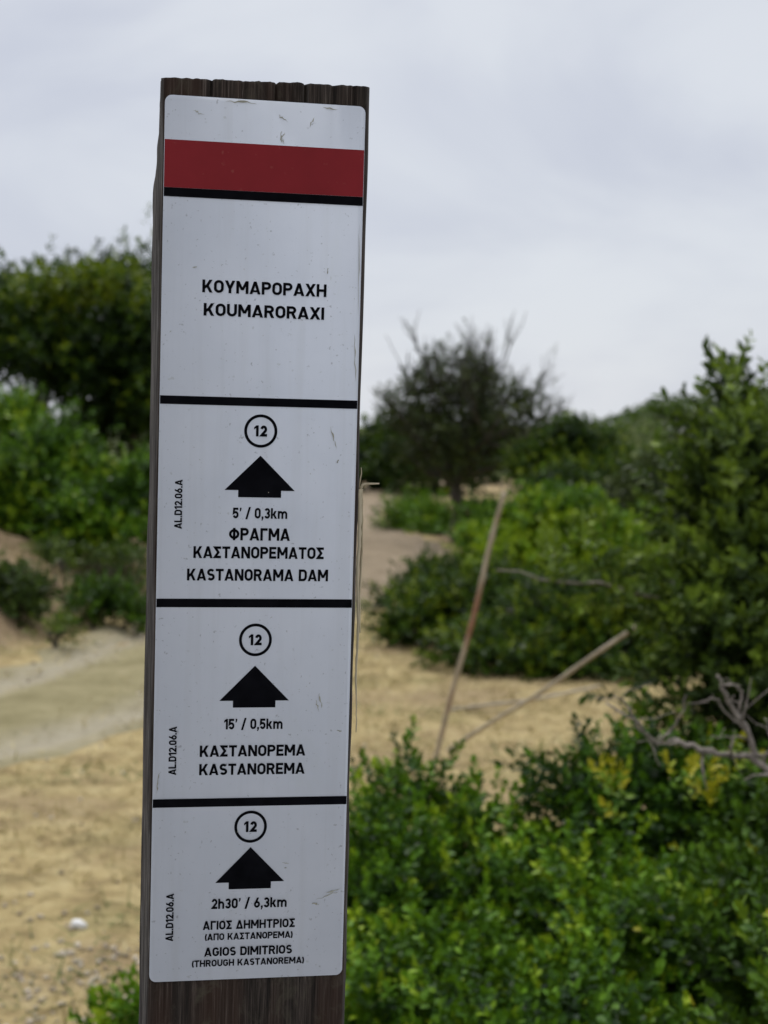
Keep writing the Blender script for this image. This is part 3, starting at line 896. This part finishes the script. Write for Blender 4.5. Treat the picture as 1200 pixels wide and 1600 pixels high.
pr_ = np.random.default_rng(5)
W2, DEP, TOP = .052, .072, .2335
ring = []
nf, ns = 90, 36
ch = .0022
for u in np.linspace(-W2 + ch, W2 - ch, nf): ring.append((u, 0))
for v in np.linspace(ch, DEP - ch, ns): ring.append((W2, v))
for u in np.linspace(W2 - ch, -W2 + ch, 40): ring.append((u, DEP))
for v in np.linspace(DEP - ch, ch, ns): ring.append((-W2, v))
ring = np.array(ring); nr = len(ring)
zl = np.concatenate([np.linspace(-Ldown, -.3, 60), np.linspace(-.295, .19, 130), np.linspace(.192, TOP, 36)])
nz_ = len(zl)
strk = pr_.normal(0, 1, nr); strk = .6 * strk + .4 * np.roll(strk, 1)
PX = np.tile(ring[:, 0], (nz_, 1)); PY = np.tile(ring[:, 1], (nz_, 1)); PZ = np.tile(zl[:, None], (1, nr))
cx, cy = 0, DEP / 2
nxv = np.where(np.abs(np.abs(ring[:, 0]) - W2) < 1e-6, np.sign(ring[:, 0]), 0); nyv = np.where(ring[:, 1] == 0, -1, np.where(ring[:, 1] == DEP, 1, 0))
low_ = lumps(PX * 1 + PY * 1.3, PZ, 18, 9)
dis = .00028 * strk[None] * (1 + .5 * low_) + .00022 * lumps((PX + PY) * 2, PZ, 60, 10)
side = (nyv[None] == 0)
dis = dis * np.where(side, 1.5, 1.0)
covered = (nyv[None] == -1) & (PZ > -.224) & (PZ < .224)
dis = np.where(covered, np.minimum(dis, 0) - .0002, dis)
# long checks down the sides
for vv, dep_ in ((.02, .0022), (.038, .003), (.056, .002)):
    dis = dis - np.where(side, dep_ * np.exp(-((PY - vv - .004 * np.sin(PZ * 9)) / .0022) ** 2), 0)
# drying cracks at the top of the front
for xx, dep_, ln_ in ((-.0275, .003, .03), (.005, .0035, .05), (.0195, .004, .06), (.0335, .003, .04), (-.012, .0015, .02), (.044, .002, .03)):
    dis = dis - np.where(nyv[None] == -1, dep_ * np.exp(-((PX - xx) / .0007) ** 2) * sstep(TOP - ln_, TOP, PZ), 0)
PX = PX + nxv[None] * dis; PY = PY + nyv[None] * dis
# worn back left corner and uneven saw cut at the top
wear = sstep(.175, TOP, PZ) * sstep(.015, .072, PY) * (PX < 0)
PX = PX + .0075 * wear * (1 + .3 * np.sin(PZ * 300))
topm = sstep(.215, TOP, PZ)
PZ = PZ + topm * (.00018 * strk[None] + .00012 * np.sin(PX * 190) + (PX + W2) * .018 - .0012)
for xx, dq in ((-.0275, .0007), (.005, .0004), (.0195, .0009), (.0335, .0004)): PZ = PZ - topm * dq * np.exp(-((PX - xx) / .0011) ** 2) * (PY < .02)
V = np.stack([PX, PY, PZ + ZC], -1).reshape(-1, 3)
V = np.concatenate([V, [[0, DEP / 2, TOP + ZC - .001]]])
i = np.arange(nz_ - 1)[:, None] * nr; j = np.arange(nr)[None]
q = np.stack([i + j, i + (j + 1) % nr, i + nr + (j + 1) % nr, i + nr + j], -1).reshape(-1, 4)
tp = (nz_ - 1) * nr; jj = np.arange(nr)
capf = np.stack([tp + jj, tp + (jj + 1) % nr, np.full(nr, nz_ * nr)], -1)
g = Geo(); g.add(V, [q, capf])
po = g.build('timber', M['wood'], post, smooth=True)

# sign panel (millimetres from its centre)
PTH = .0008
HP = 223.8


def roundrect(hw, h0, h1, r, n=8):
    pts = []
    for cx_, cz_, a0 in ((hw - r, h1 - r, 0), (-hw + r, h1 - r, 90), (-hw + r, h0 + r, 180), (hw - r, h0 + r, 270)):
        for k in range(n + 1):
            a = R(a0 + 90 * k / n); pts.append((cx_ + r * math.cos(a), cz_ + r * math.sin(a)))
    return np.array(pts)


rr_ = roundrect(50, -HP, HP, 3.5)
k = len(rr_)
V = np.concatenate([np.stack([rr_[:, 0] / 1000, np.full(k, -PTH), ZC + rr_[:, 1] / 1000], 1), np.stack([rr_[:, 0] / 1000, np.full(k, .0003), ZC + rr_[:, 1] / 1000], 1)])
g = Geo(); jj = np.arange(k)
g.add(V, [np.arange(k)[None], np.stack([jj, jj + k, (jj + 1) % k + k, (jj + 1) % k], -1)])
panel = g.build('sign_panel', M['panel'], post)


def flat(name, quads, mat, lift=.00012, parent=None, label=None):
    """quads: list of polygons in millimetres on the sign's face"""
    g = Geo()
    for pg in quads:
        pg = np.asarray(pg, float)
        ar = np.sum(pg[:, 0] * np.roll(pg[:, 1], -1) - np.roll(pg[:, 0], -1) * pg[:, 1])
        if abs(ar) < 1e-9: continue
        if ar < 0: pg = pg[::-1]
        g.add(np.stack([pg[:, 0] / 1000, np.full(len(pg), -PTH - lift), ZC + pg[:, 1] / 1000], 1), [np.arange(len(pg))[None]])
    o = g.build(name, mat, parent or panel)
    if label: o['label'] = label
    return o


def rect(x0, x1, y0, y1): return [(x0, y0), (x1, y0), (x1, y1), (x0, y1)]


E_ = 49.85
flat('red_stripe', [rect(-E_, E_, 178.9, 202.2)], M['red'])
for y1, y0 in ((178.85, 174.45), (76.35, 72.15), (-25.7, -30.05), (-128.5, -132.85)):
    flat('divider', [rect(-E_, E_, y0, y1)], M['black'])

# ---- lettering drawn as strokes of even width
SW = .205; H_ = SW / 2


def arc(cx, cy, rx, ry, a0, a1, n=14):
    return [(cx + rx * math.cos(R(a0 + (a1 - a0) * k / n)), cy + ry * math.sin(R(a0 + (a1 - a0) * k / n))) for k in range(n + 1)]


def stroke(pts, closed=False, sw=None):
    h = (sw or SW) / 2
    P_ = [np.array(p, float) for p in pts]
    o = [P_[0]]
    for p in P_[1:]:
        if np.linalg.norm(p - o[-1]) > 1e-6: o.append(p)
    if closed and np.linalg.norm(o[0] - o[-1]) < 1e-6: o.pop()
    n = len(o); Lf, Rt = [], []
    for k in range(n):
        a = o[k - 1] if (k > 0 or closed) else None
        b = o[(k + 1) % n] if (k < n - 1 or closed) else None
        d1 = (o[k] - a) if a is not None else (b - o[k]); d2 = (b - o[k]) if b is not None else d1
        d1 = d1 / np.linalg.norm(d1); d2 = d2 / np.linalg.norm(d2)
        n1 = np.array([-d1[1], d1[0]]); n2 = np.array([-d2[1], d2[0]])
        m_ = n1 + n2; m_ = m_ / np.linalg.norm(m_); s = h / max(.35, m_ @ n1)
        Lf.append(o[k] + m_ * s); Rt.append(o[k] - m_ * s)
    return [[Lf[k], Lf[(k + 1) % n], Rt[(k + 1) % n], Rt[k]] for k in range(n if closed else n - 1)]


def diag(x0, y0, x1, y1, k=1.0):
    """straight slanted stroke cut off level at both ends; x0,x1 are the centre line"""
    l = math.hypot(x1 - x0, y1 - y0); hw = H_ * l / abs(y1 - y0) * k
    return [[(x0 - hw, y0), (x0 + hw, y0), (x1 + hw, y1), (x1 - hw, y1)]]


def stad(W_, h0=0.0, h1=1.0):
    r = W_ / 2 - H_; a, b = h1 - H_ - r, h0 + H_ + r
    return arc(W_ / 2, a, r, r, 0, 180) + arc(W_ / 2, b, r, r, 180, 360)


def glyph(c):
    c = {'Κ': 'K', 'Ο': 'O', 'Υ': 'Y', 'Μ': 'M', 'Α': 'A', 'Ρ': 'P', 'Χ': 'X', 'Η': 'H', 'Τ': 'T', 'Ν': 'N', 'Ε': 'E', 'Ι': 'I'}.get(c, c)
    S = stroke; h = H_
    if c == ' ': return [], .3
    if c == 'O': return S(stad(.72), True), .72
    if c == '0': return S(stad(.64), True), .64
    if c == 'K': return S([(h, 0), (h, 1)]) + diag(.30, .42, .62, 1) + S([(h, .33), (.34, .53)]) + diag(.64, 0, .36, .56), .76
    if c == 'U': return S([(h, 1), (h, h + .27)] + arc(.36, h + .27, .36 - h, .27, 180, 360) + [(.72 - h, 1)]), .72
    if c == 'M': return S([(h, 0), (h, 1)]) + S([(.9 - h, 0), (.9 - h, 1)]) + diag(.45, .28, h + .01, 1, .95) + diag(.45, .28, .9 - h - .01, 1, .95), .9
    if c == 'A': return diag(.10, 0, .40, 1) + diag(.70, 0, .40, 1) + S([(.19, .24), (.61, .24)], sw=.16), .80
    if c == 'Λ': return diag(.10, 0, .40, 1) + diag(.70, 0, .40, 1), .80
    if c == 'Δ': return S([(.06 + .06, h), (.74 - .06, h)]) + diag(.10, 0, .40, 1) + diag(.70, 0, .40, 1), .80
    if c in 'RP':
        W_ = .69; r = .205; top = 1 - h; mid = top - 2 * r
        b = S([(h, 0), (h, top), (W_ - h - r, top)] + arc(W_ - h - r, top - r, r, r, 90, -90) + [(h, mid)])
        if c == 'R': b += diag(.615, 0, .40, mid)
        return b, (.72 if c == 'R' else .69)
    if c == 'X': return diag(.10, 0, .64, 1) + diag(.64, 0, .10, 1), .74
    if c == 'Y': return S([(.37, 0), (.37, .42)]) + diag(.37, .36, .10, 1) + diag(.37, .36, .64, 1), .74
    if c == 'H': return S([(h, 0), (h, 1)]) + S([(.74 - h, 0), (.74 - h, 1)]) + S([(h, .5), (.74 - h, .5)]), .74
    if c == 'I': return S([(h, 0), (h, 1)]), SW
    if c == 'N': return S([(h, 0), (h, 1)]) + S([(.76 - h, 0), (.76 - h, 1)]) + diag(.76 - h - .02, 0, h + .02, 1), .76
    if c == 'T': return S([(0, 1 - h), (.68, 1 - h)]) + S([(.34, 0), (.34, 1 - h)]), .68
    if c == 'E': return S([(.62, 1 - h), (h, 1 - h), (h, h), (.62, h)]) + S([(h, .5), (.56, .5)]), .62
    if c == 'L': return S([(h, 1), (h, h), (.6, h)]), .60
    if c == 'Γ': return S([(h, 0), (h, 1 - h), (.6, 1 - h)]), .60
    if c == 'Π': return S([(h, 0), (h, 1 - h), (.74 - h, 1 - h), (.74 - h, 0)]), .74
    if c == 'Σ': return S([(.64, 1 - h), (.13, 1 - h), (.41, .5), (.13, h), (.64, h)]), .66
    if c == 'Φ': return S(arc(.43, .5, .43 - h, .30, 0, 360, 28), True) + S([(.43, 0), (.43, 1)]), .86
    if c == 'D': return S([(h, h), (.38, h)] + arc(.40, h + .29, .32 - h, .29, -90, 0) + arc(.40, 1 - h - .29, .32 - h, .29, 0, 90) + [(h, 1 - h)], True), .72
    if c == 'G': return S(arc(.36, 1 - h - .27, .36 - h, .27, 22, 180) + arc(.36, h + .27, .36 - h, .27, 180, 360) + [(.72 - h, .48), (.40, .48)]), .72
    if c == 'S':
        r = (1 - 2 * h) / 4
        return S(arc(.33, .5 + r, .33 - h, r, 32, 270) + arc(.33, .5 - r, .33 - h, r, 90, -148)), .66
    if c == '1': return S([(.30, 0), (.30, 1)]) + [[(.21 + .18, 1), (.21, 1), (.0, .82), (.0, .62), (.21, .78)]], .30 + h
    if c == '2': return S(arc(.31, 1 - h - .24, .31 - h, .24, 170, -25) + [(.13, h), (.62, h)]), .62
    if c == '3':
        r = (1 - 2 * h) / 4
        return S(arc(.31, .5 + r, .30 - h, r, 160, -90) + [(.26, .5)]) + S([(.26, .5)] + arc(.31, .5 - r, .31 - h, r, 90, -165)), .62
    if c == '5': return S([(.58, 1 - h), (.13, 1 - h), (.10, .50), (.16, .54)] + arc(.31, h + .23, .31 - h, .24, 115, -160)), .62
    if c == '6': return S(arc(.32, h + .23, .32 - h, .23, 0, 360, 28), True) + diag(.17, .44, .42, 1), .64
    if c == 'h': return S([(h, 0), (h, 1)]) + S([(h, .45)] + arc(.32, .74 - h - .22, .32 - h, .22, 170, 0) + [(.64 - h, 0)]), .64
    if c == 'm':
        return S([(h, 0), (h, .74)]) + S([(h, .45)] + arc(.30, .74 - h - .2, .30 - h, .2, 170, 0) + [(.6 - h, 0)]) + S([(.6 - h, .45)] + arc(.72, .74 - h - .2, .30 - h, .2, 170, 0) + [(1.02 - h, 0)]), 1.02
    if c == 'k': return S([(h, 0), (h, 1)]) + diag(.26, .30, .50, .74) + diag(.55, 0, .31, .43), .66
    if c == '/': return diag(.06, -.08, .42, 1.08), .48
    if c == ',': return [[(.02, 0), (.02, .2), (.22, .2), (.22, .03), (.12, -.18), (.0, -.18), (.08, 0)]], .22
    if c == '.': return [rect(0, .2, 0, .2)], .2
    if c == "'": return [[(.04, 1), (.22, 1), (.20, .8), (.12, .66), (.02, .66), (.06, .82)]], .22
    if c == '(': return S(arc(.40, .45, .31, .62, 128, 232)), .24
    if c == ')': return S(arc(-.16, .45, .31, .62, 52, -52)), .24
    raise ValueError(c)


def text(name, s, x0, x1, y0, cap, mat='black', vertical=False, gap=.085, fullw=True):
    pen = 0; out = []
    for c_ in s:
        polys, adv = glyph(c_)
        for pg in polys: out.append(np.array([(p[0] + pen, p[1]) for p in pg]))
        pen += adv + gap
    tot = pen - gap
    k = (x1 - x0) / tot if fullw else cap
    if vertical: out = [np.stack([y0 - pg[:, 1] * cap, x0 + pg[:, 0] * k], 1) for pg in out]
    else: out = [np.stack([x0 + pg[:, 0] * k, y0 + pg[:, 1] * cap], 1) for pg in out]
    return flat(name, out, M[mat], lift=.00016)


text('place_name', 'ΚΟΥΜΑΡΟΡΑΧΗ', -30.0, 32.5, 128.1, 6.3)
text('place_name', 'KOUMARORAXI', -29.1, 31.6, 116.6, 6.2)
for (cx_, cz_), (axx, ay1, ay0) in (((.85, 59.7), (1.0, 47.3, 26.1)), ((.55, -46.7), (.65, -60.0, -81.6)), ((.25, -143.7), (.5, -154.4, -176.3))):
    a = np.linspace(0, 2 * np.pi, 65)
    ro, ri = 8.4, 6.95
    flat('number_ring', [[(cx_ + ro * math.cos(a[k]), cz_ + ro * math.sin(a[k])), (cx_ + ro * math.cos(a[k + 1]), cz_ + ro * math.sin(a[k + 1])),
                          (cx_ + ri * math.cos(a[k + 1]), cz_ + ri * math.sin(a[k + 1])), (cx_ + ri * math.cos(a[k]), cz_ + ri * math.sin(a[k]))] for k in range(64)], M['black'])
    SW0 = SW; SW = .235; H_ = SW / 2
    text('route_number', '12', cx_ - 3.4, cx_ + 3.2, cz_ - 2.75, 5.6, gap=.16)
    SW = SW0; H_ = SW / 2
    wy = ay0 + 3.55
    flat('arrow', [[(axx - 17.8, wy), (axx + 17.8, wy), (axx, ay1)], rect(axx - 10.9, axx + 10.9, ay0, wy + .02)], M['black'])
text('distance', "5' / 0,3km", -12.4, 15.3, 15.4, 5.35)
text('place_name', 'ΦΡΑΓΜΑ', -14.1, 16.9, 4.2, 6.3)
text('place_name', 'ΚΑΣΤΑΝΟΡΕΜΑΤΟΣ', -31.8, 34.7, -5.0, 6.0)
text('place_name', 'KASTANORAMA DAM', -34.8, 37.1, -16.4, 6.0)
text('route_code', 'AL.D12.06.A', 9.7, 34.4, -37.9, 3.8, vertical=True)
text('distance', "15' / 0,5km", -14.5, 15.5, -92.8, 5.4)
text('place_name', 'ΚΑΣΤΑΝΟΡΕΜΑ', -26.6, 27.6, -106.9, 5.85)
text('place_name', 'KASTANOREMA', -26.7, 27.5, -116.4, 5.8)
text('route_code', 'AL.D12.06.A', -116.0, -91.1, -38.4, 3.9, vertical=True)
text('distance', "2h30' / 6,3km", -19.0, 19.9, -186.4, 5.3)
text('place_name', 'ΑΓΙΟΣ ΔΗΜΗΤΡΙΟΣ', -23.2, 24.5, -197.3, 4.6)
text('place_name', '(ΑΠΟ ΚΑΣΤΑΝΟΡΕΜΑ)', -22.0, 23.4, -202.9, 3.55)
text('place_name', 'AGIOS DIMITRIOS', -22.2, 23.3, -211.3, 4.6)
text('place_name', '(THROUGH KASTANOREMA)', -28.4, 29.7, -216.7, 3.5)
text('route_code', 'AL.D12.06.A', -202.6, -177.7, -38.3, 3.9, vertical=True)

# scuffs and dried smears on the sign's face
dr_ = np.random.default_rng(12); polys = []


def smear(x0, y0, x1, y1, wd_, n=9):
    s = np.linspace(0, 1, n); c_ = np.stack([x0 + (x1 - x0) * s, y0 + (y1 - y0) * s], 1) + dr_.normal(0, wd_ * .35, (n, 2))
    d_ = norm(np.array([x1 - x0, y1 - y0])); nv = np.array([-d_[1], d_[0]])
    ww = wd_ * .5 * np.sin(np.pi * (s * .96 + .02)) * dr_.uniform(.3, 1.2, n)
    for k in range(n - 1):
        polys.append([c_[k] - nv * ww[k], c_[k + 1] - nv * ww[k + 1], c_[k + 1] + nv * ww[k + 1], c_[k] + nv * ww[k]])


for a in ((7.6, 203, 7.9, 209, .7), (8.0, 206, 9.6, 208.6, .5), (8.2, 205.5, 9.3, 203, .5), (6, 217, 11, 214, .9), (22, 212, 24, 217, .8), (-36, 217, -31, 215, 1), (-20, 222.5, -4, 222.2, 1.0), (28, 222, 36, 221.6, .6),
          (32.5, 139.5, 33.3, 143, .7), (-35, 140, -33, 140.4, .5), (34, -74, 35.5, -82, .9), (32.5, -78, 34, -84, .6), (33, -185.5, 37, -185, 1.0),
          (35, -183, 47.5, -179, .5), (40, -180, 48, -177.5, .7), (-48.2, -126, -46.5, -114, .8), (43.5, -94, 46.5, -94.3, .6), (17, -163, 20.5, -163.5, .5),
          (18, -165.6, 19.5, -166, .7), (36, 63, 39.5, 52, .8), (40, 45, 41, 45.3, .7), (48.4, 165, 49.2, 120, .5), (47.6, 110, 48.6, 86, .6)):
    smear(*a)
for k in range(45):
    x_, y_ = dr_.uniform(-48, 48), dr_.uniform(-220, 220); l_ = dr_.uniform(.25, .9); a_ = dr_.uniform(0, 6.28)
    smear(x_, y_, x_ + l_ * math.cos(a_), y_ + l_ * math.sin(a_), dr_.uniform(.2, .45), 4)
flat('dirt_marks', polys, M['dirt'], lift=.0002)['kind'] = 'stuff'


# dry stem caught along the post's right edge
def pl(x, y, back=.004):
    return org + ax * (x / 1000) + ay * back + az_ * (ZC + y / 1000)


g = Geo()
zs = np.linspace(31, -96, 40)
sr = np.random.default_rng(3)
for off, w_, stop, bk in ((0, 1.2, 40, .003), (1.5, 1.0, 24, .0045), (.6, 1.1, 31, .006)):
    c_ = [pl(53.0 + off + .012 * (31 - z_) * .9 + .35 * math.sin(z_ * .12 + off) + sr.normal(0, .08), z_, bk) for z_ in zs[:stop]]
    tube(g, c_, np.linspace(w_, .3, stop) / 1000 * sr.uniform(.75, 1.25, stop), 6)
tube(g, [pl(53.4, 27), pl(53.7, 31.5), pl(54.6, 33.3), pl(56.5, 33.7), pl(60, 33.8), pl(63.3, 33.9)], np.array([.9, .8, .7, .6, .5, .35]) / 1000, 6)
tube(g, [pl(52.6, 30), pl(53.2, 36), pl(53.8, 39), pl(53.6, 42)], np.array([.5, .45, .35, .2]) / 1000, 5)
st_ = g.build('dry_stem', M['stem'], smooth=True, local=pl(53, 0)); st_.location = pl(53, 0)
tag(st_, 'pale frayed dry stem hanging along the right edge of the post', 'stem')
